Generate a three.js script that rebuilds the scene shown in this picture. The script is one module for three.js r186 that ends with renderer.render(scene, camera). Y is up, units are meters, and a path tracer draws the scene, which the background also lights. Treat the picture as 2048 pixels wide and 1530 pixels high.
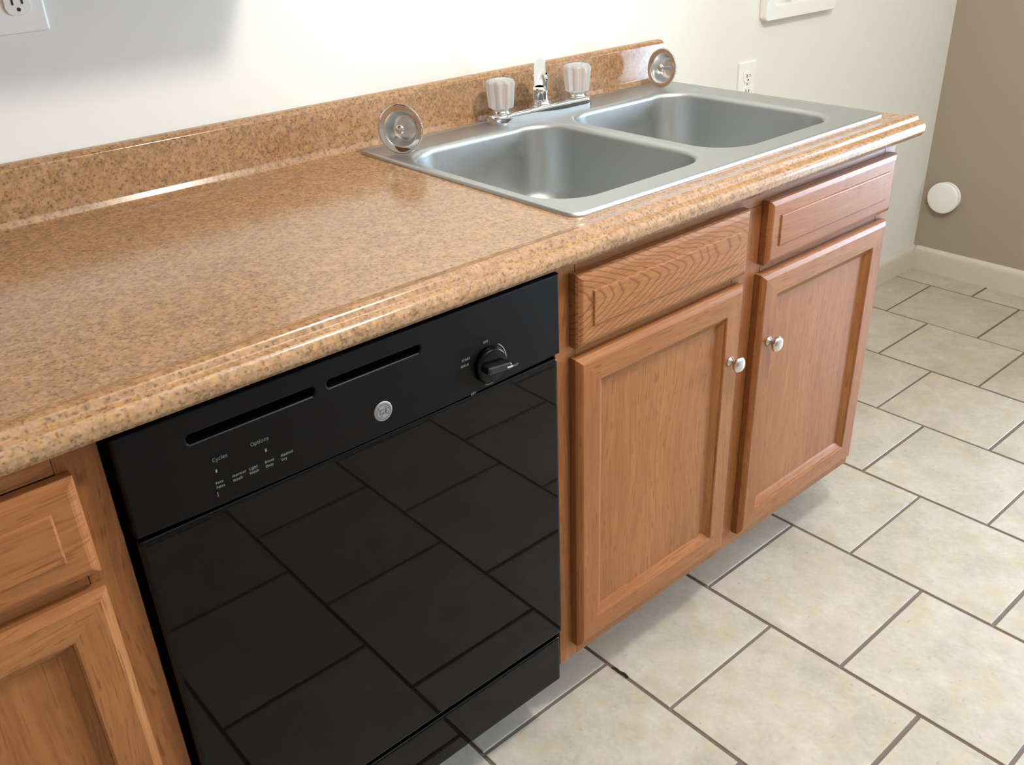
import * as THREE from 'three';
import { RoundedBoxGeometry } from 'three/addons/geometries/RoundedBoxGeometry.js';
import { mergeGeometries, toCreasedNormals } from 'three/addons/utils/BufferGeometryUtils.js';
import { RectAreaLightUniformsLib } from 'three/addons/lights/RectAreaLightUniformsLib.js';

// ------------------------------------------------------------------ camera, sky, exposure
const scene = new THREE.Scene();
const renderer = new THREE.WebGLRenderer({ antialias: true });
renderer.toneMapping = THREE.LinearToneMapping;
renderer.toneMappingExposure = 0.245;
renderer.shadowMap.enabled = true;
RectAreaLightUniformsLib.init();

const camera = new THREE.PerspectiveCamera(2 * Math.atan(765 / 1840.42) * 180 / Math.PI, 2048 / 1530, 0.05, 60);
{
  const yaw = 0.7009, pitch = -0.4928, roll = -0.04304;
  const f = new THREE.Vector3(Math.sin(yaw) * Math.cos(pitch), Math.sin(pitch), -Math.cos(yaw) * Math.cos(pitch));
  const r = f.clone().cross(new THREE.Vector3(0, 1, 0)).normalize(), u = r.clone().cross(f);
  const r2 = r.clone().multiplyScalar(Math.cos(roll)).addScaledVector(u, Math.sin(roll));
  const u2 = u.clone().multiplyScalar(Math.cos(roll)).addScaledVector(r, -Math.sin(roll));
  camera.position.set(-0.1878, 1.3093, 1.4672);
  camera.quaternion.setFromRotationMatrix(new THREE.Matrix4().makeBasis(r2, u2, f.clone().negate()));
}
scene.add(camera);
scene.background = new THREE.Color().setRGB(34, 46, 59);            // bright hazy daylight outside the glass doors

// daylight that comes in through the glass doors of the dining area
const WX = 4.6, WZ0 = 1.45, WZ1 = 2.75, WY1 = 2.12;
const daylight = new THREE.RectAreaLight(new THREE.Color().setRGB(0.66, 0.88, 1.16), 122, WZ1 - WZ0 - 0.1, WY1 - 0.1);
daylight.position.set(WX - 0.02, WY1 / 2, (WZ0 + WZ1) / 2);
daylight.lookAt(WX - 2, WY1 / 2, (WZ0 + WZ1) / 2);
scene.add(daylight);

// ------------------------------------------------------------------ measures (metres)
const ZW = -0.022;          // face of the back wall
const CT = 0.8964;         // top of the counter
const ZF = 0.616;          // front of the cabinet face frames
const XR = 3.05;           // face of the brown wall
const CEIL = 2.48;

// ------------------------------------------------------------------ noise and textures
function rng(seed) { let s = seed | 0; return () => { s = (s + 0x6d2b79f5) | 0; let t = Math.imul(s ^ (s >>> 15), 1 | s); t = (t + Math.imul(t ^ (t >>> 7), 61 | t)) ^ t; return ((t ^ (t >>> 14)) >>> 0) / 4294967296; }; }
function lattice(n, m, seed) { const r = rng(seed), a = new Float32Array(n * m); for (let i = 0; i < a.length; i++) a[i] = r(); return { n, m, a }; }
function sample(l, u, v) {           // periodic value noise, u and v in 0..1
  const x = u * l.n, y = v * l.m, xi = Math.floor(x), yi = Math.floor(y);
  let fx = x - xi, fy = y - yi; fx = fx * fx * (3 - 2 * fx); fy = fy * fy * (3 - 2 * fy);
  const x0 = ((xi % l.n) + l.n) % l.n, x1 = (x0 + 1) % l.n, y0 = ((yi % l.m) + l.m) % l.m, y1 = (y0 + 1) % l.m;
  const a = l.a[y0 * l.n + x0], b = l.a[y0 * l.n + x1], c = l.a[y1 * l.n + x0], d = l.a[y1 * l.n + x1];
  return a + (b - a) * fx + (c - a) * fy + (a - b - c + d) * fx * fy;
}
const mix = (a, b, t) => a + (b - a) * t;
const clamp = (x, a = 0, b = 1) => Math.min(b, Math.max(a, x));
function makeTexture(w, h, fn, color = true) {
  const d = new Uint8Array(w * h * 4);
  for (let j = 0; j < h; j++) for (let i = 0; i < w; i++) {
    const c = fn(i / w, j / h), k = (j * w + i) * 4;
    for (let q = 0; q < 3; q++) d[k + q] = clamp(c[q], 0, 255);
    d[k + 3] = 255;
  }
  const t = new THREE.DataTexture(d, w, h, THREE.RGBAFormat);
  t.wrapS = t.wrapT = THREE.RepeatWrapping; t.magFilter = THREE.LinearFilter; t.minFilter = THREE.LinearMipmapLinearFilter; t.generateMipmaps = true;
  if (color) t.colorSpace = THREE.SRGBColorSpace;
  t.needsUpdate = true;
  return t;
}

// laminate of the counter: brown, gold and dark mottles, one repeat is 0.6 m
const lamTex = (() => {
  const A = lattice(200, 200, 11), B = lattice(95, 95, 12), C = lattice(30, 30, 13), D = lattice(320, 320, 14), E2 = lattice(130, 130, 15);
  return makeTexture(1024, 1024, (u, v) => {
    const a = sample(A, u, v), b = sample(B, u, v), c = sample(C, u, v), d = sample(D, u, v), e = sample(E2, u, v);
    const k = 0.36 * a + 0.28 * b + 0.14 * c + 0.26 * d - 0.02;
    let col = [mix(118, 186, k), mix(87, 147, k), mix(60, 110, k)];
    const gold = clamp((e - 0.60) * 4), dark = clamp((0.34 - a * 0.55 - d * 0.45) * 7), pink = clamp((b - 0.64) * 3.5);
    col = col.map((x, i) => mix(x, [190, 142, 78][i], gold * 0.42));
    col = col.map((x, i) => mix(x, [186, 138, 116][i], pink * 0.38));
    col = col.map((x, i) => mix(x, [78, 56, 42][i], dark * 0.42));
    return col;
  });
})();

// oak: grain runs along v; one repeat is 0.4 m by 1.0 m
function oakTexture(seed, tone) {
  const L1 = lattice(9, 4, seed), L2 = lattice(60, 9, seed + 1), L3 = lattice(210, 22, seed + 2), L4 = lattice(250, 44, seed + 3), W = lattice(5, 6, seed + 4);
  return makeTexture(512, 1024, (u, v) => {
    const w = (sample(W, u, v) - 0.5) * 0.06, uu = u + w;
    const a = sample(L1, uu, v), b = sample(L2, uu, v), c = sample(L3, uu, v), d = sample(L4, uu, v);
    const k = 0.35 * a + 0.35 * b + 0.3 * c;
    const pore = clamp((0.34 - d) * 4) * (0.35 + 0.65 * clamp((b - 0.4) * 3));
    return [0, 1, 2].map((i) => mix(mix(tone[0][i], tone[1][i], k), tone[2][i], pore * 0.5));
  });
}
const TONE = [[127, 77, 42], [160, 108, 66], [94, 51, 26]];
const oakTex = oakTexture(21, TONE);
const oakTex2 = oakTexture(61, [[124, 72, 40], [156, 103, 62], [92, 49, 25]]);
// flat-sawn board with cathedral arches pointing along v (for the wide false drawer front); one repeat is 0.2 m by 0.5 m
const cathTex = (() => {
  const W = lattice(6, 8, 81), F = lattice(120, 16, 82), P = lattice(160, 30, 83);
  return makeTexture(512, 1024, (u, v) => {
    const x = (u - 0.5) * 2, warp = (sample(W, u, v) - 0.5) * 0.16;
    const t = v * 15 + 6.5 * Math.pow(Math.abs(x + warp * 0.6), 1.35) + warp * 7;
    const ring = t - Math.floor(t);
    const band = clamp(ring < 0.28 ? 1 - ring / 0.28 : (ring > 0.9 ? (ring - 0.9) / 0.1 : 0));
    const k = 0.55 * sample(F, u, v) + 0.25, pore = clamp((0.36 - sample(P, u, v)) * 3);
    return [0, 1, 2].map((i) => mix(mix(mix(TONE[0][i], TONE[1][i], k + 0.16), TONE[2][i], band * 0.6), TONE[2][i], pore * 0.3));
  });
})();
const oakBump = (() => {
  const L = lattice(220, 30, 91), M2 = lattice(90, 10, 92);
  return makeTexture(512, 512, (u, v) => { const g = 200 - 110 * clamp((0.35 - sample(L, u, v)) * 3) - 30 * sample(M2, u, v); return [g, g, g]; }, false);
})();

// floor tile: beige with soft clouds and small pits; one repeat is 1.4 m
const tileTex = (() => {
  const A = lattice(14, 14, 31), B = lattice(34, 34, 32), C = lattice(80, 80, 33), D = lattice(240, 240, 34), E2 = lattice(44, 44, 35), F = lattice(40, 40, 37), S = lattice(170, 170, 36);
  return makeTexture(1024, 1024, (u, v) => {
    const w = (sample(C, v, u) - 0.5) * 0.016, w2 = (sample(B, v + 0.3, u) - 0.5) * 0.03;
    const k = 0.34 * sample(A, u + w2, v) + 0.3 * sample(B, u + w, v + w) + 0.22 * sample(C, u + w, v) + 0.2 * sample(D, u, v) - 0.03;
    const tan = clamp((sample(E2, u + w, v - w) - 0.58) * 3), pink = clamp((sample(F, u - w, v + w2) - 0.58) * 3), pit = clamp((sample(S, u, v) - 0.95) * 18);
    let c = [mix(160, 205, k), mix(150, 194, k), mix(134, 177, k)];
    c = c.map((x, i) => mix(x, [184, 164, 128][i], tan * 0.38));
    c = c.map((x, i) => mix(x, [192, 174, 164][i], pink * 0.42));
    c = c.map((x, i) => mix(x, [118, 104, 92][i], pit * 0.6));
    return c;
  });
})();
const tileBump = (() => {
  const A = lattice(22, 22, 41), B = lattice(70, 70, 42), C = lattice(200, 200, 43);
  return makeTexture(512, 512, (u, v) => { const g = 255 * (0.5 * sample(A, u, v) + 0.3 * sample(B, u, v) + 0.2 * sample(C, u, v)); return [g, g, g]; }, false);
})();
// painted wall: fine roller texture
const wallBump = (() => {
  const A = lattice(140, 140, 51), B = lattice(60, 60, 52);
  return makeTexture(512, 512, (u, v) => { const g = 255 * (0.6 * sample(A, u, v) + 0.4 * sample(B, u, v)); return [g, g, g]; }, false);
})();
// drawn steel: faint streaks
const steelRough = (() => {
  const A = lattice(90, 90, 71), B = lattice(20, 20, 72);
  return makeTexture(256, 256, (u, v) => { const g = 200 + 20 * sample(A, u, v) + 30 * sample(B, u, v); return [g, g, g]; }, false);
})();
function canvasTexture(w, h, draw) {
  const c = document.createElement('canvas'); c.width = w; c.height = h;
  const x = c.getContext('2d'); x.clearRect(0, 0, w, h); draw(x, w, h);
  const t = new THREE.CanvasTexture(c); t.colorSpace = THREE.SRGBColorSpace; t.magFilter = THREE.LinearFilter; return t;
}

// ------------------------------------------------------------------ materials
const std = (o) => new THREE.MeshStandardMaterial(o), phy = (o) => new THREE.MeshPhysicalMaterial(o);
const M = {
  wall: std({ color: 0xe3e1da, roughness: 0.85, bumpMap: wallBump, bumpScale: 0.00018 }),
  brown: std({ color: 0xa49684, roughness: 0.85, bumpMap: wallBump, bumpScale: 0.00018 }),
  ceiling: std({ color: 0xf0ede6, roughness: 0.95 }),
  trim: std({ color: 0xd0c9b8, roughness: 0.45 }),
  tile: std({ map: tileTex, roughness: 0.42, bumpMap: tileBump, bumpScale: 0.0012 }),
  grout: std({ color: 0x6e5f55, roughness: 0.95 }),
  laminate: phy({ map: lamTex, roughness: 0.15, specularIntensity: 1.0 }),
  oak: phy({ map: oakTex, roughness: 0.3, bumpMap: oakBump, bumpScale: 0.00012, specularIntensity: 0.36 }),
  oak2: phy({ map: oakTex2, roughness: 0.3, bumpMap: oakBump, bumpScale: 0.00012, specularIntensity: 0.36 }),
  cath: phy({ map: cathTex, roughness: 0.3, bumpMap: oakBump, bumpScale: 0.00012, specularIntensity: 0.36 }),
  inside: std({ color: 0x6d4c32, roughness: 0.8 }),
  steel: std({ color: 0xb8bab9, metalness: 1, roughness: 0.48, roughnessMap: steelRough }),
  satin: std({ color: 0xe2e4e6, metalness: 1, roughness: 0.34 }),
  chrome: std({ color: 0xdcdde0, metalness: 1, roughness: 0.06 }),
  acrylic: phy({ color: 0xffffff, transmission: 0.72, thickness: 0.02, ior: 1.49, roughness: 0.25 }),
  black: phy({ color: 0x040304, roughness: 0.03, specularIntensity: 0.38 }),
  blackPanel: phy({ color: 0x040304, roughness: 0.4, specularIntensity: 0.3 }),
  blackMatt: std({ color: 0x060606, roughness: 0.7 }),
  plastic: std({ color: 0xeeece6, roughness: 0.35 }),
  vent: std({ color: 0xf6f5f0, roughness: 0.4 }),
  slot: std({ color: 0x1c1a18, roughness: 0.7 }),
  print: null,
};

// ------------------------------------------------------------------ helpers
const taken = new Map();
function numbered(name) { const k = taken.get(name) || 0; taken.set(name, k + 1); return k ? `${name}_${String(k).padStart(3, '0')}` : name; }
function tag(o, label, category, group) { o.userData.label = label; o.userData.category = category; if (group) o.userData.group = group; return o; }
function thing(name, label, category, pos = [0, 0, 0], group) {
  const g = new THREE.Group(); g.name = numbered(name); g.position.set(...pos); scene.add(g);
  return tag(g, label, category, group);
}
function shadow(m) { m.castShadow = true; m.receiveShadow = true; return m; }
function part(name, geo, mat, parent, pos) { const m = shadow(new THREE.Mesh(geo, mat)); m.name = name; if (pos) m.position.set(...pos); parent.add(m); return m; }
function struct(name, geo, mat, pos) { const m = part(name, geo, mat, scene, pos); m.userData.kind = 'structure'; return m; }
function sub(name, parent, pos) { const g = new THREE.Group(); g.name = name; if (pos) g.position.set(...pos); parent.add(g); return g; }
// box from min/max corners, uv in metres scaled by s; along = axis of the grain
function boxMM(x0, x1, y0, y1, z0, z1, s = 1, along = 'y', sv = null) {
  const g = new THREE.BoxGeometry(x1 - x0, y1 - y0, z1 - z0); g.translate((x0 + x1) / 2, (y0 + y1) / 2, (z0 + z1) / 2);
  return worldUV(g, s, along, sv);
}
function rbox(x0, x1, y0, y1, z0, z1, r = 0.003, seg = 2, s = 1, along = 'y', sv = null) {
  const g = new RoundedBoxGeometry(x1 - x0, y1 - y0, z1 - z0, seg, r); g.translate((x0 + x1) / 2, (y0 + y1) / 2, (z0 + z1) / 2);
  return worldUV(g, s, along, sv);
}
// planar mapping by the dominant normal; `along` is the world axis that runs along texture v
function worldUV(g, s = 1, along = 'y', sv = null, off = [0, 0]) {
  if (g.index) g = g.toNonIndexed();
  const p = g.attributes.position, n = g.attributes.normal, uv = new Float32Array(p.count * 2), ax = { x: 0, y: 1, z: 2 }[along];
  for (let t = 0; t < p.count; t += 3) {
    const m = [0, 0, 0]; for (let k = 0; k < 3; k++) { m[0] += Math.abs(n.getX(t + k)); m[1] += Math.abs(n.getY(t + k)); m[2] += Math.abs(n.getZ(t + k)); }
    const d = m.indexOf(Math.max(...m)), axes = [0, 1, 2].filter((q) => q !== d);
    let va = axes.includes(ax) ? ax : axes[1], ua = axes.find((q) => q !== va);
    for (let k = 0; k < 3; k++) { const c = [p.getX(t + k), p.getY(t + k), p.getZ(t + k)]; uv[(t + k) * 2] = c[ua] / s + off[0]; uv[(t + k) * 2 + 1] = c[va] / (sv || s) + off[1]; }
  }
  g.setAttribute('uv', new THREE.BufferAttribute(uv, 2));
  return g;
}
const OAK = [0.4, 1.0];
const oakBox = (x0, x1, y0, y1, z0, z1, along = 'y', r = 0.0015) => rbox(x0, x1, y0, y1, z0, z1, r, 1, OAK[0], along, OAK[1]);
function quadMesh(quads) {           // quads: arrays of 4 points, counter-clockwise seen from outside
  const pos = [];
  for (const [a, b, c, d] of quads) pos.push(...a, ...b, ...c, ...a, ...c, ...d);
  const g = new THREE.BufferGeometry(); g.setAttribute('position', new THREE.Float32BufferAttribute(pos, 3)); g.computeVertexNormals();
  return g;
}
// a board built up from nested rectangles: rings of [inset, height]
function ringBoard(w, h, rings, along = 'x', scale = OAK) {
  const q = [], c = ([i, z]) => [[i, i, z], [w - i, i, z], [w - i, h - i, z], [i, h - i, z]];
  for (let k = 0; k + 1 < rings.length; k++) { const A = c(rings[k]), B = c(rings[k + 1]); for (let e = 0; e < 4; e++) { const f = (e + 1) % 4; q.push([A[e], A[f], B[f], B[e]]); } }
  q.push(c(rings[rings.length - 1]));
  const back = c(rings[0]); q.push([back[3], back[2], back[1], back[0]]);
  return worldUV(quadMesh(q), scale[0], along, scale[1]);
}
// one mitred side of a frame: the profile is [inset from outer edge, height]; length along x, inner side towards +y
function frameSide(len, profile) {
  const q = [];
  for (let k = 0; k + 1 < profile.length; k++) {
    const [d0, z0] = profile[k], [d1, z1] = profile[k + 1];
    q.push([[d0, d0, z0], [len - d0, d0, z0], [len - d1, d1, z1], [d1, d1, z1]]);
  }
  const n = profile.length - 1;
  const first = profile.map(([d, z]) => [d, d, z]), last = profile.map(([d, z]) => [len - d, d, z]);
  for (let k = 1; k < n; k++) { q.push([first[0], first[k], first[k + 1], first[k + 1]]); q.push([last[0], last[k + 1], last[k], last[k]]); }
  q.push([first[n], last[n], last[0], first[0]]);
  return quadMesh(q);
}
function sweepX(profile, x0, x1, s = 0.6) {   // closed profile of [z, y] swept along x
  const sh = new THREE.Shape(profile.map(([z, y]) => new THREE.Vector2(z, y)));
  let g = new THREE.ExtrudeGeometry(sh, { depth: x1 - x0, bevelEnabled: false, curveSegments: 8 });
  g.applyMatrix4(new THREE.Matrix4().makeBasis(new THREE.Vector3(0, 0, 1), new THREE.Vector3(0, 1, 0), new THREE.Vector3(-1, 0, 0)));
  g.translate(x1, 0, 0);
  g.deleteAttribute('uv'); g = toCreasedNormals(g.index ? g.toNonIndexed() : g, 0.6);
  return worldUV(g, s, 'x');
}
function lathe(pts, seg = 40) { return new THREE.LatheGeometry(pts.map(([r, y]) => new THREE.Vector2(r, y)), seg); }
function roundRect(w, h, r, n = 10) {           // outline points, centred, counter-clockwise in (x, z)
  const o = [], cs = [[w / 2 - r, h / 2 - r, 0], [-w / 2 + r, h / 2 - r, 1], [-w / 2 + r, -h / 2 + r, 2], [w / 2 - r, -h / 2 + r, 3]];
  for (const [cx, cy, k] of cs) for (let i = 0; i <= n; i++) { const a = (k + i / n) * Math.PI / 2; o.push([cx + r * Math.cos(a), cy + r * Math.sin(a)]); }
  return o;
}
function loft(rings, close = false, flip = false) {          // rings: arrays of 3-D points of equal count
  const n = rings[0].length, pos = [], idx = [], uv = [];
  rings.forEach((R, j) => R.forEach((p, i) => { pos.push(...p); uv.push(i / n * 6, j / rings.length); }));
  for (let j = 0; j + 1 < rings.length; j++) for (let i = 0; i < n; i++) {
    const a = j * n + i, b = j * n + (i + 1) % n, c = a + n, d = b + n;
    if (flip) idx.push(a, c, b, b, c, d); else idx.push(a, b, c, b, d, c);
  }
  if (close) { const base = (rings.length - 1) * n; for (let i = 1; i + 1 < n; i++) flip ? idx.push(base, base + i + 1, base + i) : idx.push(base, base + i, base + i + 1); }
  const g = new THREE.BufferGeometry(); g.setAttribute('position', new THREE.Float32BufferAttribute(pos, 3)); g.setAttribute('uv', new THREE.Float32BufferAttribute(uv, 2)); g.setIndex(idx); g.computeVertexNormals();
  return g;
}
const clean = (list) => mergeGeometries(list.map((g) => { const a = g.index ? g.toNonIndexed() : g; for (const k of Object.keys(a.attributes)) if (!['position', 'normal', 'uv'].includes(k)) a.deleteAttribute(k); return a; }));

// ------------------------------------------------------------------ the room
const XL = -1.7, XF = WX, ZN = 3.85, T = 0.12, ZE = 1.2;      // left wall, far wall of the dining area, near wall, end of the brown wall
struct('wall_back', boxMM(XL - T, XF + T, -0.02, CEIL + T, ZW - T, ZW), M.wall);
struct('wall_right', boxMM(XR, XR + T, -0.02, CEIL, ZW, ZE), M.brown);
struct('wall_left', boxMM(XL - T, XL, -0.02, CEIL, ZW, ZN), M.brown);
struct('wall_near', boxMM(XL - T, XF + T, -0.02, CEIL + T, ZN, ZN + T), M.brown);
struct('ceiling', boxMM(XL - T, XF + T, CEIL, CEIL + T, ZW, ZN), M.ceiling);
struct('wall_far', clean([boxMM(XF, XF + T, -0.02, CEIL, ZW, WZ0), boxMM(XF, XF + T, -0.02, CEIL, WZ1, ZN), boxMM(XF, XF + T, WY1, CEIL, WZ0, WZ1)]), M.wall);
{ // glass doors of the dining area (out of view; the daylight comes through them)
  const g = new THREE.Group(); g.name = 'door_1'; g.userData.kind = 'structure'; scene.add(g);
  const pane = phy({ color: 0xffffff, transmission: 1, thickness: 0, roughness: 0, ior: 1.45 });
  const zm = (WZ0 + WZ1) / 2, b = 0.06;
  part('frame', clean([boxMM(XF + 0.02, XF + 0.1, 0, WY1, WZ0, WZ0 + b), boxMM(XF + 0.02, XF + 0.1, 0, WY1, WZ1 - b, WZ1), boxMM(XF + 0.02, XF + 0.1, WY1 - b, WY1, WZ0 + b, WZ1 - b), boxMM(XF + 0.02, XF + 0.1, 0, b, WZ0 + b, WZ1 - b), boxMM(XF + 0.02, XF + 0.1, b, WY1 - b, zm - b / 2, zm + b / 2)]), M.plastic, g);
  part('pane', boxMM(XF + 0.058, XF + 0.062, b, WY1 - b, WZ0 + b, zm - b / 2), pane, g);
  part('pane', boxMM(XF + 0.058, XF + 0.062, b, WY1 - b, zm + b / 2, WZ1 - b), pane, g);
}
// baseboards: eased top edge
function baseboard(name, len, place) {
  const sh = new THREE.Shape(); sh.moveTo(0, 0); sh.lineTo(0.014, 0); sh.lineTo(0.014, 0.068); sh.quadraticCurveTo(0.013, 0.084, 0.004, 0.088); sh.lineTo(0, 0.088); sh.closePath();
  const g = new THREE.ExtrudeGeometry(sh, { depth: len, bevelEnabled: false, curveSegments: 6 });
  const m = struct(name, g, M.trim); place(m); return m;
}
baseboard('baseboard_back', XR - 1.53, (m) => { m.rotation.y = -Math.PI / 2; m.scale.set(1, 1, 1); m.position.set(XR, 0, ZW); m.rotation.set(0, -Math.PI / 2, 0); });
baseboard('baseboard_right', ZE - ZW - 0.014, (m) => { m.rotation.y = Math.PI; m.position.set(XR, 0, ZE); });

// floor: a bed of dark grout with separate tiles in running bond
{
  const floor = new THREE.Group(); floor.name = 'floor'; floor.userData.kind = 'structure'; scene.add(floor);
  part('grout', boxMM(XL - T, XF + T, -0.06, -0.0024, ZW - T, ZN + T), M.grout, floor);
  const P = 0.3088, G = 0.0075, S = P - G;
  const offs = [0.583, 0.736, 0.580, 0.724, 0.574, 0.438, 0.577, 0.431];       // where a joint crosses each column, from the column ending at x = 0.766 on
  const variants = [];
  const R = rng(5);
  const h = 0.0026, b = 0.0014;
  function tileGeo(w, d, ou, ov, flip) {
    const ring = (i, y) => [[i, y, d - i], [w - i, y, d - i], [w - i, y, i], [i, y, i]];
    const rs = [ring(0, -0.006), ring(0, -h * 0.35), ring(b * 0.4, -h * 0.08), ring(b, 0)], q = [];
    for (let k = 0; k < 3; k++) for (let e = 0; e < 4; e++) { const f = (e + 1) % 4; q.push([rs[k][e], rs[k][f], rs[k + 1][f], rs[k + 1][e]]); }
    q.push(rs[3]);
    const g = quadMesh(q), p = g.attributes.position, uv = new Float32Array(p.count * 2);
    for (let i = 0; i < p.count; i++) { const x = p.getX(i), z = p.getZ(i); uv[2 * i] = ou + (flip ? z : x) / 1.4; uv[2 * i + 1] = ov + (flip ? x : z) / 1.4; }
    g.setAttribute('uv', new THREE.BufferAttribute(uv, 2)); return g;
  }
  for (let k = 0; k < 14; k++) variants.push(tileGeo(S, S, R(), R(), k % 2));
  const far = [];
  for (let c = -9; c < 18; c++) {
    const x0 = 0.766 + (c - 1) * P + G / 2;
    if (x0 > XF) continue;
    const off = c >= 0 && c < offs.length ? offs[c] : (((c % 2) + 2) % 2 ? 0.735 : 0.578);
    for (let j = -3; j < 12; j++) {
      const z0 = off + j * P + G / 2;
      if (z0 + S < ZW || z0 > ZN) continue;
      const dx = (R() - 0.5) * 0.0012, dz = (R() - 0.5) * 0.0016, dy = -R() * 0.0005, v = variants[Math.floor(R() * variants.length)];
      if (x0 > 0.1 && x0 < XR && z0 + S > 0.3 && z0 < 2.6) {
        const cutX = Math.min(S, XR - 0.002 - x0), cutZ = z0 < ZW ? ZW + 0.002 - z0 : 0;
        if (cutX < 0.004) continue;
        const geo = cutX < S ? tileGeo(cutX, S, R(), R(), 0) : v;
        part('tile', geo, M.tile, floor, [x0 + dx, dy, z0 + dz]);
      } else { const g = v.clone(); g.translate(x0 + dx, dy, z0 + dz); far.push(g); }
    }
  }
  const rest = part('tiles_beyond', clean(far), M.tile, floor); rest.userData.kind = 'stuff';
}

// ------------------------------------------------------------------ cabinets
const DOOR_PROFILE = [[0, 0], [0, 0.0115], [0.0025, 0.0145], [0.007, 0.0178], [0.010, 0.019], [0.044, 0.019], [0.0465, 0.0178], [0.0475, 0.0155], [0.056, 0.0105], [0.060, 0.0075], [0.0605, 0.004]];
const FRONT_RINGS = [[0, 0], [0, 0.0115], [0.0025, 0.0145], [0.007, 0.0168], [0.010, 0.0176], [0.0285, 0.0176], [0.0300, 0.0196], [0.0312, 0.0201]];
function knob(parent, x, y, z) {
  const k = part('knob', lathe([[0, 0], [0.0085, 0], [0.0088, 0.0015], [0.006, 0.004], [0.0052, 0.009], [0.0065, 0.012], [0.0125, 0.0145], [0.0148, 0.0185], [0.0138, 0.0225], [0.0095, 0.0258], [0.004, 0.027], [0, 0.0272]], 32), M.chrome, parent, [x, y, z]);
  k.rotation.x = Math.PI / 2; k.userData.label = 'small round chrome knob';
  return k;
}
function door(parent, x0, x1, y0, y1, knobAt) {
  const w = x1 - x0, h = y1 - y0, d = sub('door', parent, [x0, y0, ZF + 0.001]);
  const side = (name, len, mat, pos, turn, along) => {
    const g = frameSide(len, DOOR_PROFILE); g.rotateZ(turn); g.translate(...pos);
    part(name, worldUV(g, OAK[0], along, OAK[1], [x0 * 1.7 + len * 3.1, y0 + turn]), mat, d);
  };
  side('rail', w, M.oak2, [0, 0, 0], 0, 'x'); side('rail', w, M.oak, [w, h, 0], Math.PI, 'x');
  side('stile', h, M.oak, [w, 0, 0], Math.PI / 2, 'y'); side('stile', h, M.oak2, [0, h, 0], -Math.PI / 2, 'y');
  part('panel', worldUV(new THREE.BoxGeometry(w - 0.11, h - 0.11, 0.005).translate(w / 2, h / 2, 0.005), OAK[0], 'y', OAK[1], [x0 * 2.3, 0.37]), M.oak, d);
  if (knobAt) knob(d, knobAt[0] - x0, knobAt[1] - y0, 0.019);
  return d;
}
function front(parent, x0, x1, y0, y1, mat, scale) {
  const g = ringBoard(x1 - x0, y1 - y0, FRONT_RINGS, 'x', scale || OAK);
  const m = part('drawer_front', g, mat, parent, [x0, y0, ZF + 0.001]); return m;
}
const YB = 0.127, YT = 0.862;       // bottom and top of the base cabinets
{ // sink base
  const x0 = 0.612, x1 = 1.517, c = thing('sink_cabinet', 'honey oak base cabinet with two doors and chrome knobs under the steel sink', 'cabinet', [0, 0, 0]);
  part('carcass', clean([oakBox(x0, x0 + 0.016, YB, YT, 0.03, ZF - 0.019), oakBox(x1 - 0.016, x1, YB, YT, 0.03, ZF - 0.019), oakBox(x0 + 0.016, x1 - 0.016, YB, YB + 0.016, 0.03, ZF - 0.019, 'x'), oakBox(x0 + 0.016, x1 - 0.016, YB, YT, 0.03, 0.036)]), M.oak, c);
  part('plinth', clean([oakBox(x0, x1, 0, YB, 0.50, 0.516, 'x'), oakBox(x0, x0 + 0.016, 0, YB, 0.03, 0.50), oakBox(x1 - 0.016, x1, 0, YB, 0.03, 0.50)]), M.oak2, c);
  part('stile', oakBox(x0, x0 + 0.04, YB, YT, ZF - 0.019, ZF), M.oak, c);
  part('stile', oakBox(x1 - 0.04, x1, YB, YT, ZF - 0.019, ZF), M.oak2, c);
  part('stile', oakBox(1.02, 1.10, YB + 0.04, YT - 0.03, ZF - 0.019, ZF), M.oak2, c);
  part('rail', oakBox(x0 + 0.04, x1 - 0.04, YB, YB + 0.04, ZF - 0.019, ZF, 'x'), M.oak, c);
  part('rail', oakBox(x0 + 0.04, x1 - 0.04, YT - 0.03, YT, ZF - 0.019, ZF, 'x'), M.oak2, c);
  part('rail', oakBox(x0 + 0.04, 1.02, 0.70, 0.74, ZF - 0.019, ZF, 'x'), M.oak, c);
  part('rail', oakBox(1.10, x1 - 0.04, 0.70, 0.74, ZF - 0.019, ZF, 'x'), M.oak, c);
  front(c, 0.641, 1.037, 0.727, 0.840, M.cath, [0.13, 0.34]);
  front(c, 1.090, 1.497, 0.727, 0.840, M.oak2);
  door(c, 0.640, 1.035, 0.160, 0.710, [1.006, 0.578]);
  door(c, 1.086, 1.494, 0.160, 0.710, [1.118, 0.578]);
}
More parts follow.
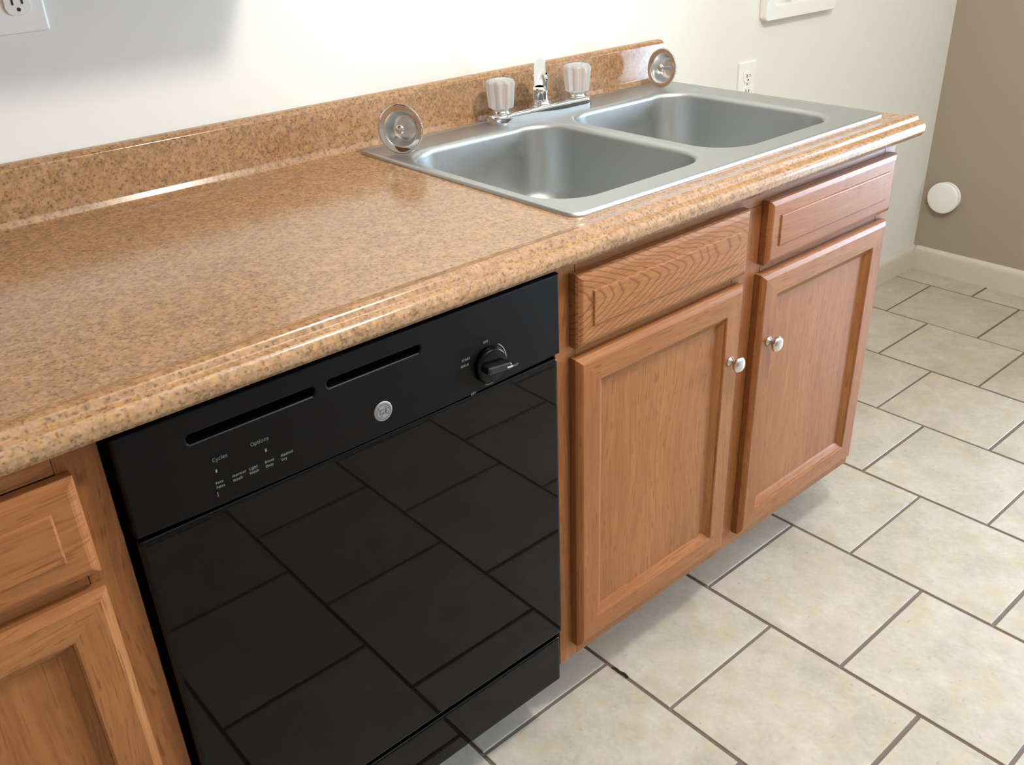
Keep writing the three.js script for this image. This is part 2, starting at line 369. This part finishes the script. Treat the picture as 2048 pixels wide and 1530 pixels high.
{ // cabinet left of the dishwasher
  const x0 = -0.62, x1 = -0.002, c = thing('drawer_cabinet', 'honey oak base cabinet with one drawer above a door, beside the black dishwasher', 'cabinet');
  part('carcass', clean([oakBox(x0, x0 + 0.016, YB, YT, 0.03, ZF - 0.019), oakBox(x1 - 0.016, x1, YB, YT, 0.03, ZF - 0.019), oakBox(x0 + 0.016, x1 - 0.016, YB, YB + 0.016, 0.03, ZF - 0.019, 'x'), oakBox(x0 + 0.016, x1 - 0.016, YB, YT, 0.03, 0.036)]), M.oak, c);
  part('plinth', oakBox(x0, x1, 0, YB, 0.50, 0.516, 'x'), M.oak2, c);
  part('stile', oakBox(x0, x0 + 0.04, YB, YT, ZF - 0.019, ZF), M.oak2, c);
  part('stile', oakBox(x1 - 0.044, x1, YB, YT, ZF - 0.019, ZF), M.oak, c);
  part('rail', oakBox(x0 + 0.04, x1 - 0.044, YB, YB + 0.04, ZF - 0.019, ZF, 'x'), M.oak, c);
  part('rail', oakBox(x0 + 0.04, x1 - 0.044, YT - 0.03, YT, ZF - 0.019, ZF, 'x'), M.oak2, c);
  part('rail', oakBox(x0 + 0.04, x1 - 0.044, 0.69, 0.73, ZF - 0.019, ZF, 'x'), M.oak2, c);
  front(c, -0.585, -0.034, 0.717, 0.832, M.oak2);
  door(c, -0.585, -0.035, 0.160, 0.698, [-0.555, 0.575]);
}
{ // wall cabinet above the dishwasher (above the frame; its shadow falls on the wall)
  const x0 = -0.62, x1 = 0.597, y0 = 1.322, y1 = 2.08, zf = 0.284, c = thing('wall_cabinet', 'oak wall cabinet hung above the counter over the dishwasher', 'cabinet');
  part('carcass', oakBox(x0, x1, y0, y1, ZW, zf), M.oak, c);
  for (const [a, b, kx] of [[x0 + 0.012, -0.012, -0.05], [0.002, x1 - 0.012, 0.05]]) {
    const d = door(c, a, b, y0 + 0.012, y1 - 0.012, [kx, y0 + 0.07]); d.position.z = zf + 0.0005;
  }
}

// ------------------------------------------------------------------ counter with raised front lip and coved upstand
const X0 = -0.64, X1 = 1.555;
{
  const c = thing('countertop', 'speckled brown laminate countertop with a coved upstand and raised front lip', 'countertop');
  const lip = new THREE.SplineCurve([[0.6484, -0.022], [0.6487, -0.0175], [0.6482, -0.0138], [0.6468, -0.0106], [0.6448, -0.0082], [0.6420, -0.0066], [0.6388, -0.0058], [0.6358, -0.0052], [0.6334, -0.0040], [0.6320, -0.0018], [0.6308, 0.0010], [0.6290, 0.0034], [0.6262, 0.0047], [0.6220, 0.0051], [0.616, 0.0038], [0.609, 0.0018], [0.602, 0.0005], [0.594, 0]].map(([z, y]) => new THREE.Vector2(z, y))).getPoints(80).map((q) => [q.x, CT + q.y]);
  const nose = [[0.548, CT - 0.034], [0.636, CT - 0.034], [0.6425, CT - 0.032], [0.6465, CT - 0.027], ...lip, [0.548, CT]];
  const slab = (x0, x1, z0, z1) => boxMM(x0, x1, CT - 0.034, CT, z0, z1, 0.6, 'x');
  part('worktop', clean([sweepX(nose, X0, X1), slab(X0, 0.715, 0.030, 0.548), slab(1.512, X1, 0.030, 0.548)]), M.laminate, c);
  const cove = [[ZW, CT - 0.034], [0.030, CT - 0.034], [0.030, CT], [0.016, CT]];
  for (let k = 1; k <= 8; k++) { const a = k / 8 * Math.PI / 2, r = 0.014; cove.push([0.016 - r * Math.sin(a), CT + r - r * Math.cos(a)]); }
  cove.push([0.001, CT + 0.05], [0.0, CT + 0.075]);
  for (let k = 0; k <= 7; k++) { const a = k / 7 * Math.PI / 2, r = 0.011; cove.push([-0.011 + r * Math.cos(a), CT + 0.079 + r * Math.sin(a)]); }
  cove.push([ZW, CT + 0.0898]);
  part('upstand', sweepX(cove, X0, X1), M.laminate, c);
}

// ------------------------------------------------------------------ sink
const SX0 = 0.690, SX1 = 1.530, SZ0 = 0.019, SZ1 = 0.579, SY = CT + 0.005;
{
  const s = thing('kitchen_sink', 'double bowl stainless steel sink set into the brown countertop', 'sink');
  const cx = (SX0 + SX1) / 2, cz = (SZ0 + SZ1) / 2, W = SX1 - SX0, D = SZ1 - SZ0, n = 10;
  const ring = (w, d, r, y, x = cx, z = cz) => roundRect(w, d, r, n).map(([a, b]) => [x + a, y, z - b]);
  // rim: bead round the outside
  part('rim', loft([ring(W, D, 0.020, CT + 0.0002), ring(W, D, 0.020, CT + 0.0016), ring(W - 0.003, D - 0.003, 0.019, CT + 0.0045), ring(W - 0.008, D - 0.008, 0.018, CT + 0.0062), ring(W - 0.014, D - 0.014, 0.016, CT + 0.0064), ring(W - 0.022, D - 0.022, 0.014, SY)]), M.steel, s);
  const bowls = [{ x: 0.895, w: 0.356 }, { x: 1.285, w: 0.350 }], bz = 0.318, bd = 0.408;
  // deck between rim and bowls
  const sh = new THREE.Shape(roundRect(W - 0.022, D - 0.022, 0.014, n).map(([a, b]) => new THREE.Vector2(cx + a, -(cz) + b)));
  for (const b of bowls) sh.holes.push(new THREE.Path(roundRect(b.w + 0.022, bd + 0.022, 0.086, n).map(([a, c]) => new THREE.Vector2(b.x + a, -bz + c)).reverse()));
  const deck = new THREE.ShapeGeometry(sh, 4); deck.rotateX(-Math.PI / 2); deck.translate(0, SY, 0);
  part('deck', deck, M.steel, s);
  for (const b of bowls) {
    const rings = [];
    const add = (inset, y, r) => rings.push(ring(b.w - 2 * inset, bd - 2 * inset, r, SY + y, b.x, bz));
    for (let k = 0; k <= 6; k++) { const a = k / 6 * Math.PI / 2; add(-0.011 + 0.011 * Math.sin(a), -0.011 * (1 - Math.cos(a)), 0.086 - 0.011 * Math.sin(a)); }
    add(0.003, -0.05, 0.075); add(0.008, -0.10, 0.073);
    for (let k = 0; k <= 7; k++) { const a = k / 7 * Math.PI / 2, R0 = 0.042; add(0.010 + R0 * (1 - Math.cos(a)), -0.118 - R0 * Math.sin(a), 0.074 - 0.02 * (k / 7)); }
    add(0.09, -0.1625, 0.05); add(0.125, -0.164, 0.045);
    const bowl = part('bowl', loft(rings, true), M.steel, s);
    part('drain', lathe([[0.0, -0.012], [0.03, -0.012], [0.038, -0.002], [0.05, 0.0012], [0.054, 0.0004], [0.0545, -0.002]], 36), M.satin, bowl, [b.x, SY - 0.1635, bz - 0.02]);
  }
}

// ------------------------------------------------------------------ faucet
{
  const f = thing('faucet', 'chrome two-handle faucet with clear fluted acrylic knobs on the sink deck', 'faucet', [0, 0, 0]);
  const fz = 0.056, y0 = SY;
  const plate = roundRect(0.272, 0.054, 0.0265, 10);
  const pr = (k, y) => plate.map(([a, b]) => [1.112 + a * k, y, fz - b * k]);
  part('base_plate', loft([pr(1, y0), pr(1.0, y0 + 0.012), pr(0.985, y0 + 0.0165), pr(0.93, y0 + 0.019), pr(0.7, y0 + 0.0198)], true), M.chrome, f);
  for (const x of [1.006, 1.216]) {
    const hnd = sub('handle', f, [x, y0 + 0.018, fz]);
    part('stem', lathe([[0.019, 0], [0.0185, 0.006], [0.013, 0.009], [0.012, 0.014]], 28), M.chrome, hnd);
    // fluted knob: slightly wider at the top
    const prof = [[0.006, 0.010], [0.0225, 0.0105], [0.0255, 0.014], [0.0268, 0.028], [0.0285, 0.048], [0.0295, 0.058], [0.0275, 0.0625], [0.020, 0.0648], [0.006, 0.0655]], N = 64;
    part('knob', loft(prof.map(([r, y], j) => Array.from({ length: N }, (_, i) => { const a = -i / N * Math.PI * 2, fl = j > 0 && j < 7 ? 1 - 0.15 * Math.pow(Math.abs(Math.cos(a * 4.5 * 1.0 - (9 % 2 ? 0 : 0))), 3) : 1; return [Math.cos(a) * r * fl, y, Math.sin(a) * r * fl]; })), true), M.acrylic, hnd).userData.label = 'clear acrylic fluted knob';
    part('button', lathe([[0, 0.002], [0.009, 0.0015], [0.011, 0]], 24), M.chrome, hnd, [0, 0.0655, 0]);
  }
  part('column', lathe([[0.021, 0], [0.0205, 0.006], [0.0155, 0.010], [0.0150, 0.045], [0.0175, 0.048], [0.0175, 0.056], [0.0145, 0.060]], 32), M.chrome, f, [1.112, y0 + 0.018, fz]);
  // spout swung towards the left bowl, ends in an aerator
  const dir = new THREE.Vector3(-0.69, 0, 0.724), P = (d, y) => new THREE.Vector3(1.112, y, fz).addScaledVector(dir, d);
  const path = new THREE.CatmullRomCurve3([P(0, y0 + 0.06), P(0.001, y0 + 0.082), P(0.012, y0 + 0.098), P(0.04, y0 + 0.102), P(0.08, y0 + 0.096), P(0.112, y0 + 0.084), P(0.126, y0 + 0.072)]);
  part('spout', new THREE.TubeGeometry(path, 40, 0.0115, 18, false), M.chrome, f);
  part('aerator', lathe([[0, -0.022], [0.0105, -0.022], [0.0125, -0.019], [0.0128, -0.002], [0.0115, 0.004], [0, 0.004]], 26), M.chrome, f, P(0.1275, y0 + 0.073).toArray());
}

// ------------------------------------------------------------------ basket strainers lying on the sink deck
function strainer(label, pos, normal) {
  const s = thing('sink_strainer', label, 'strainer', pos, 'basket strainers on the sink deck');
  s.quaternion.setFromUnitVectors(new THREE.Vector3(0, 1, 0), new THREE.Vector3(...normal).normalize());
  part('flange', lathe([[0.0315, -0.002], [0.0405, -0.0006], [0.0425, 0.0006], [0.0425, 0.0022], [0.0395, 0.0026], [0.032, 0.0004], [0.0305, -0.0015]], 48), M.chrome, s);
  part('basket', lathe([[0, -0.0265], [0.016, -0.0262], [0.0215, -0.0245], [0.0255, -0.019], [0.029, -0.008], [0.0316, -0.001], [0.0306, -0.001], [0.0282, -0.008], [0.0246, -0.0185], [0.0208, -0.0235], [0.0155, -0.0252], [0, -0.0255]], 48), M.satin, s);
  part('post', lathe([[0, -0.026], [0.0035, -0.026], [0.0032, -0.004], [0.0055, -0.002], [0.0085, 0.002], [0.0085, 0.0055], [0.005, 0.0075], [0, 0.008]], 24), M.chrome, s);
  part('stopper', lathe([[0, -0.0305], [0.012, -0.0305], [0.0135, -0.0285], [0.0135, -0.0268], [0, -0.0262]], 28), M.slot, s).userData.label = 'dark rubber stopper';
  return s;
}
strainer('chrome basket strainer on edge behind the left sink bowl', [0.731, SY + 0.0432, 0.106], [-0.84, 0.10, 0.52]);
strainer('chrome basket strainer on edge behind the right sink bowl', [1.460, SY + 0.0432, 0.078], [-0.95, 0.12, -0.06]);

// ------------------------------------------------------------------ dishwasher
{
  const d = thing('dishwasher', 'black built-in dishwasher with a round dial between the oak cabinets', 'dishwasher');
  const x0 = 0.002, x1 = 0.606, ZD = 0.633;
  part('tub', boxMM(x0 + 0.006, x1 - 0.006, 0.10, 0.858, 0.06, 0.598), M.blackMatt, d);
  part('door', rbox(x0 + 0.003, x1 - 0.003, 0.220, 0.7305, 0.596, ZD, 0.006, 3), M.black, d);
  // control panel with two finger slots along its top
  const sh = new THREE.Shape(), a = x0 + 0.005, b = x1 - 0.005, yb = 0.7355, yt = 0.8535;
  sh.moveTo(a, yb + 0.004); sh.quadraticCurveTo((a + b) / 2, yb - 0.006, b, yb + 0.004); sh.lineTo(b, yt); sh.lineTo(a, yt); sh.closePath();
  const slots = [[0.074, 0.228, 0.8165, 0.8325], [0.240, 0.374, 0.8185, 0.8335]];
  for (const [sx0, sx1, sy0, sy1] of slots) { const h = new THREE.Path(), r = 0.004; h.moveTo(sx0 + r, sy0); h.lineTo(sx0, sy0 + r); h.lineTo(sx0, sy1 - r); h.lineTo(sx0 + r, sy1); h.lineTo(sx1 - r, sy1); h.lineTo(sx1, sy1 - r); h.lineTo(sx1, sy0 + r); h.lineTo(sx1 - r, sy0); h.closePath(); sh.holes.push(h); }
  const cp = new THREE.ExtrudeGeometry(sh, { depth: 0.034, bevelEnabled: true, bevelSize: 0.0025, bevelThickness: 0.003, bevelSegments: 3, curveSegments: 20 }); cp.translate(0, 0, 0.599);
  const panel = part('control_panel', cp, M.blackPanel, d);
  for (const [sx0, sx1, sy0, sy1] of slots) part('finger_slot', boxMM(sx0 - 0.004, sx1 + 0.004, sy0 - 0.003, sy1 + 0.003, 0.6, 0.612), M.blackMatt, panel);
  part('lower_panel', rbox(x0 + 0.005, x1 - 0.005, 0.112, 0.2085, 0.588, 0.629, 0.005, 3), M.black, d);
  part('toe_plate', boxMM(x0 + 0.01, x1 - 0.01, 0.0, 0.112, 0.50, 0.515), M.blackMatt, d);
  // dial
  const ZP = 0.636;
  const dial = sub('dial', d, [0.477, 0.7665, ZP]);
  const skirt = part('skirt', lathe([[0, 0], [0.0255, 0], [0.0255, 0.003], [0.0235, 0.0075], [0.0215, 0.0095], [0, 0.0105]], 40), M.black, dial); skirt.rotation.x = Math.PI / 2;
  const grip = part('grip', new RoundedBoxGeometry(0.041, 0.0115, 0.016, 3, 0.0045), phy({ color: 0x101114, roughness: 0.12 }), dial, [0, 0.001, 0.0155]); grip.rotation.z = -0.10;
  const mark = part('pointer', new THREE.BoxGeometry(0.009, 0.0018, 0.0008), std({ color: 0xb9bcc0, roughness: 0.5 }), dial, [0.0145, -0.0005, 0.0238]); mark.rotation.z = -0.10;
  const decal = (name, w, h, tex, x, y, z = ZP + 0.0004) => { const m = part(name, new THREE.PlaneGeometry(w, h), std({ map: tex, transparent: true, roughness: 0.6 }), d, [x, y, z]); m.castShadow = false; return m; };
  decal('dial_print', 0.11, 0.085, canvasTexture(704, 544, (c, w, h) => {
    c.strokeStyle = '#77736f'; c.fillStyle = '#77736f'; c.lineWidth = 9;
    const cx = w / 2, cy = h / 2, R0 = 182;
    c.beginPath(); c.arc(cx, cy, R0, -1.0, 0.25); c.stroke();
    c.lineWidth = 6; c.beginPath(); c.arc(cx, cy, R0, 0.5, 1.9); c.stroke();
    c.font = 'bold 30px sans-serif'; c.textAlign = 'center';
    c.fillText('OFF', cx - 30, cy - 205); c.fillText('START', cx - 245, cy - 120); c.fillText('WASH', cx - 260, cy - 70);
    c.fillText('RINSE', cx + 265, cy + 120); c.fillText('DRY', cx - 190, cy + 215);
  }), 0.477, 0.7665);
  decal('cycle_print', 0.102, 0.058, canvasTexture(1020, 580, (c, w, h) => {
    c.fillStyle = '#6d6a68'; c.font = '62px sans-serif'; c.textAlign = 'left';
    c.fillText('Cycles', 60, 96); c.fillText('Options', 500, 96);
    c.fillRect(70, 190, 22, 40); c.fillRect(650, 190, 22, 40);
    c.font = 'bold 44px sans-serif';
    const words = [['Pots', 'Pans'], ['Normal', 'Wash'], ['Light', 'Wash'], ['Rinse', 'Only'], ['Heated', 'Dry']];
    words.forEach(([p, q], i) => { const x = 40 + i * 194; c.fillText(p, x, 370); c.fillText(q, x, 425); });
    c.fillStyle = '#59565a'; c.fillRect(36, 460, 12, 60);
  }), 0.142, 0.770);
  const badge = part('badge', lathe([[0, 0.0016], [0.0118, 0.0016], [0.0128, 0.0009], [0.013, 0]], 40), std({ color: 0x8d8b8b, metalness: 0.4, roughness: 0.45 }), d, [0.310, 0.7645, ZP]); badge.rotation.x = Math.PI / 2; badge.userData.label = 'round silver maker badge';
  decal('badge_print', 0.024, 0.024, canvasTexture(256, 256, (c) => {
    c.strokeStyle = '#55545a'; c.lineWidth = 9; c.beginPath(); c.arc(128, 128, 104, 0, 7); c.stroke();
    c.lineWidth = 7; for (let k = 0; k < 4; k++) { const a = k * Math.PI / 2 + 0.5; c.beginPath(); c.arc(128 + 84 * Math.cos(a), 128 + 84 * Math.sin(a), 16, a + 1.2, a + 4.6); c.stroke(); }
    c.fillStyle = '#4c4b52'; c.font = 'italic bold 104px serif'; c.textAlign = 'center'; c.fillText('GE', 126, 164);
  }), 0.310, 0.7645, ZP + 0.0020);
}

// ------------------------------------------------------------------ things on the walls
function outlet(label, x, y) {
  const o = thing('power_outlet', label, 'outlet', [x, y, ZW], 'white duplex outlets on the wall');
  part('plate', new RoundedBoxGeometry(0.072, 0.116, 0.009, 3, 0.004).translate(0, 0, 0.0025), M.plastic, o);
  for (const s of [-1, 1]) {
    const sh = new THREE.Shape(roundRect(0.034, 0.029, 0.011, 6).map(([a, b]) => new THREE.Vector2(a, b)));
    const r = part('receptacle', new THREE.ExtrudeGeometry(sh, { depth: 0.0025, bevelEnabled: true, bevelSize: 0.0006, bevelThickness: 0.0006, bevelSegments: 1 }).translate(0, 0, 0.006), M.plastic, o, [0, s * 0.0195, 0]);
    part('slot', new THREE.BoxGeometry(0.0026, 0.009, 0.0006), M.slot, r, [-0.0064, 0.003, 0.0093]);
    part('slot', new THREE.BoxGeometry(0.0026, 0.0075, 0.0006), M.slot, r, [0.0064, 0.003, 0.0093]);
    part('earth_hole', new THREE.CylinderGeometry(0.0026, 0.0026, 0.0006, 14).rotateX(Math.PI / 2), M.slot, r, [0, -0.0075, 0.0093]);
  }
  part('screw', new THREE.CylinderGeometry(0.0028, 0.003, 0.0012, 14).rotateX(Math.PI / 2).translate(0, 0, 0.0073), M.satin, o);
  return o;
}
outlet('white duplex outlet on the wall above the counter, over the dishwasher', 0.198, 1.214);
outlet('white duplex outlet low on the wall past the end of the counter', 1.915, 0.831);

{ // washer supply box: white frame, recess, two valves and a drain
  const x0 = 1.956, x1 = 2.276, y0 = 0.984, y1 = 1.224, b = thing('washer_supply_box', 'white plastic washer supply box on the wall past the sink', 'supply box', [0, 0, 0]);
  const sh = new THREE.Shape(roundRect(x1 - x0, y1 - y0, 0.01, 5).map(([u, v]) => new THREE.Vector2((x0 + x1) / 2 + u, (y0 + y1) / 2 + v)));
  sh.holes.push(new THREE.Path(roundRect(x1 - x0 - 0.064, y1 - y0 - 0.064, 0.008, 5).map(([u, v]) => new THREE.Vector2((x0 + x1) / 2 + u, (y0 + y1) / 2 + v)).reverse()));
  part('frame', new THREE.ExtrudeGeometry(sh, { depth: 0.016, bevelEnabled: true, bevelSize: 0.002, bevelThickness: 0.003, bevelSegments: 2 }).translate(0, 0, ZW + 0.003), M.plastic, b);
  part('back_plate', boxMM(x0 + 0.02, x1 - 0.02, y0 + 0.02, y1 - 0.02, ZW, ZW + 0.004), M.plastic, b);
  for (const [vx, col, l] of [[2.05, 0xb03a34, 'red valve handle'], [2.18, 0x3a58a8, 'blue valve handle']]) {
    const v = sub('valve', b, [vx, 1.075, ZW + 0.004]);
    part('valve_body', new THREE.CylinderGeometry(0.011, 0.012, 0.034, 20).rotateX(Math.PI / 2).translate(0, 0, 0.017), M.satin, v);
    part('spout', new THREE.CylinderGeometry(0.011, 0.011, 0.03, 20).translate(0, -0.018, 0.022), M.satin, v);
    part('handle', new RoundedBoxGeometry(0.04, 0.012, 0.008, 2, 0.003).translate(0, 0, 0.038), std({ color: col, roughness: 0.45 }), v).userData.label = l;
  }
  part('drain', new THREE.TorusGeometry(0.022, 0.004, 10, 30), M.plastic, b, [2.116, 1.13, ZW + 0.008]);
}
{ // round vent stub on the brown wall
  const v = thing('wall_vent', 'round white vent cap sticking out of the brown wall near the floor', 'vent', [XR, 0.286, 0.064]);
  const turn = (m) => { m.rotation.z = Math.PI / 2; return m; };
  turn(part('flange', lathe([[0.044, 0], [0.052, 0], [0.052, 0.002], [0.050, 0.004], [0.044, 0.004]], 44), M.vent, v));
  turn(part('collar', lathe([[0.0465, 0.0], [0.0465, 0.026], [0.0445, 0.026], [0.0445, 0.0]], 44), M.vent, v));
  turn(part('cap', lathe([[0, 0.034], [0.030, 0.0335], [0.050, 0.0325], [0.0540, 0.0300], [0.0550, 0.026], [0.0550, 0.020], [0.0530, 0.020], [0.0530, 0.024], [0, 0.026]], 44), M.vent, v));
}

{ // dark shred caught in a floor joint
  const pts = [[0.7645, 0.0004, 0.597], [0.7668, 0.0012, 0.606], [0.7650, 0.0016, 0.615], [0.7685, 0.0014, 0.624], [0.7672, 0.0005, 0.635]].map((q) => new THREE.Vector3(...q));
  const g = new THREE.TubeGeometry(new THREE.CatmullRomCurve3(pts), 24, 0.0021, 7, false), p = g.attributes.position, R = rng(77);
  for (let i = 0; i < p.count; i++) p.setXYZ(i, p.getX(i) + (R() - 0.5) * 0.0016, Math.max(0.0002, p.getY(i) + (R() - 0.5) * 0.0008), p.getZ(i) + (R() - 0.5) * 0.0016);
  g.computeVertexNormals();
  tag(part('floor_debris', g, std({ color: 0x3a2620, roughness: 0.9 }), scene), 'small dark brown shred caught in a floor tile joint', 'debris');
}

// ------------------------------------------------------------------ ceiling lamp (above the frame; lights the wall and the counter)
{
  const L = [0.95, CEIL, 1.28], o = thing('ceiling_lamp', 'round hanging ceiling lamp with a warm frosted glass bowl', 'lamp', L);
  part('canopy', lathe([[0, 0], [0.07, 0], [0.072, -0.008], [0.06, -0.022], [0.012, -0.028], [0, -0.028]], 40), M.satin, o);
  part('stem', lathe([[0.008, -0.028], [0.008, -0.25], [0.03, -0.252], [0.034, -0.262], [0, -0.262]], 24), M.satin, o);
  const glass = std({ color: 0xfff1dc, emissive: new THREE.Color().setRGB(1.0, 0.94, 0.83), emissiveIntensity: 58, roughness: 0.5 });
  part('glass_bowl', lathe([[0.02, -0.262], [0.07, -0.268], [0.118, -0.286], [0.14, -0.315], [0.142, -0.345], [0.125, -0.382], [0.085, -0.408], [0.03, -0.419], [0, -0.42]], 48), glass, o);
  const p = new THREE.PointLight(new THREE.Color().setRGB(1.0, 0.965, 0.89), 19, 0, 2);
  p.position.set(0, -0.342, 0); p.castShadow = true; p.shadow.radius = 4; o.add(p);
}

renderer.render(scene, camera);
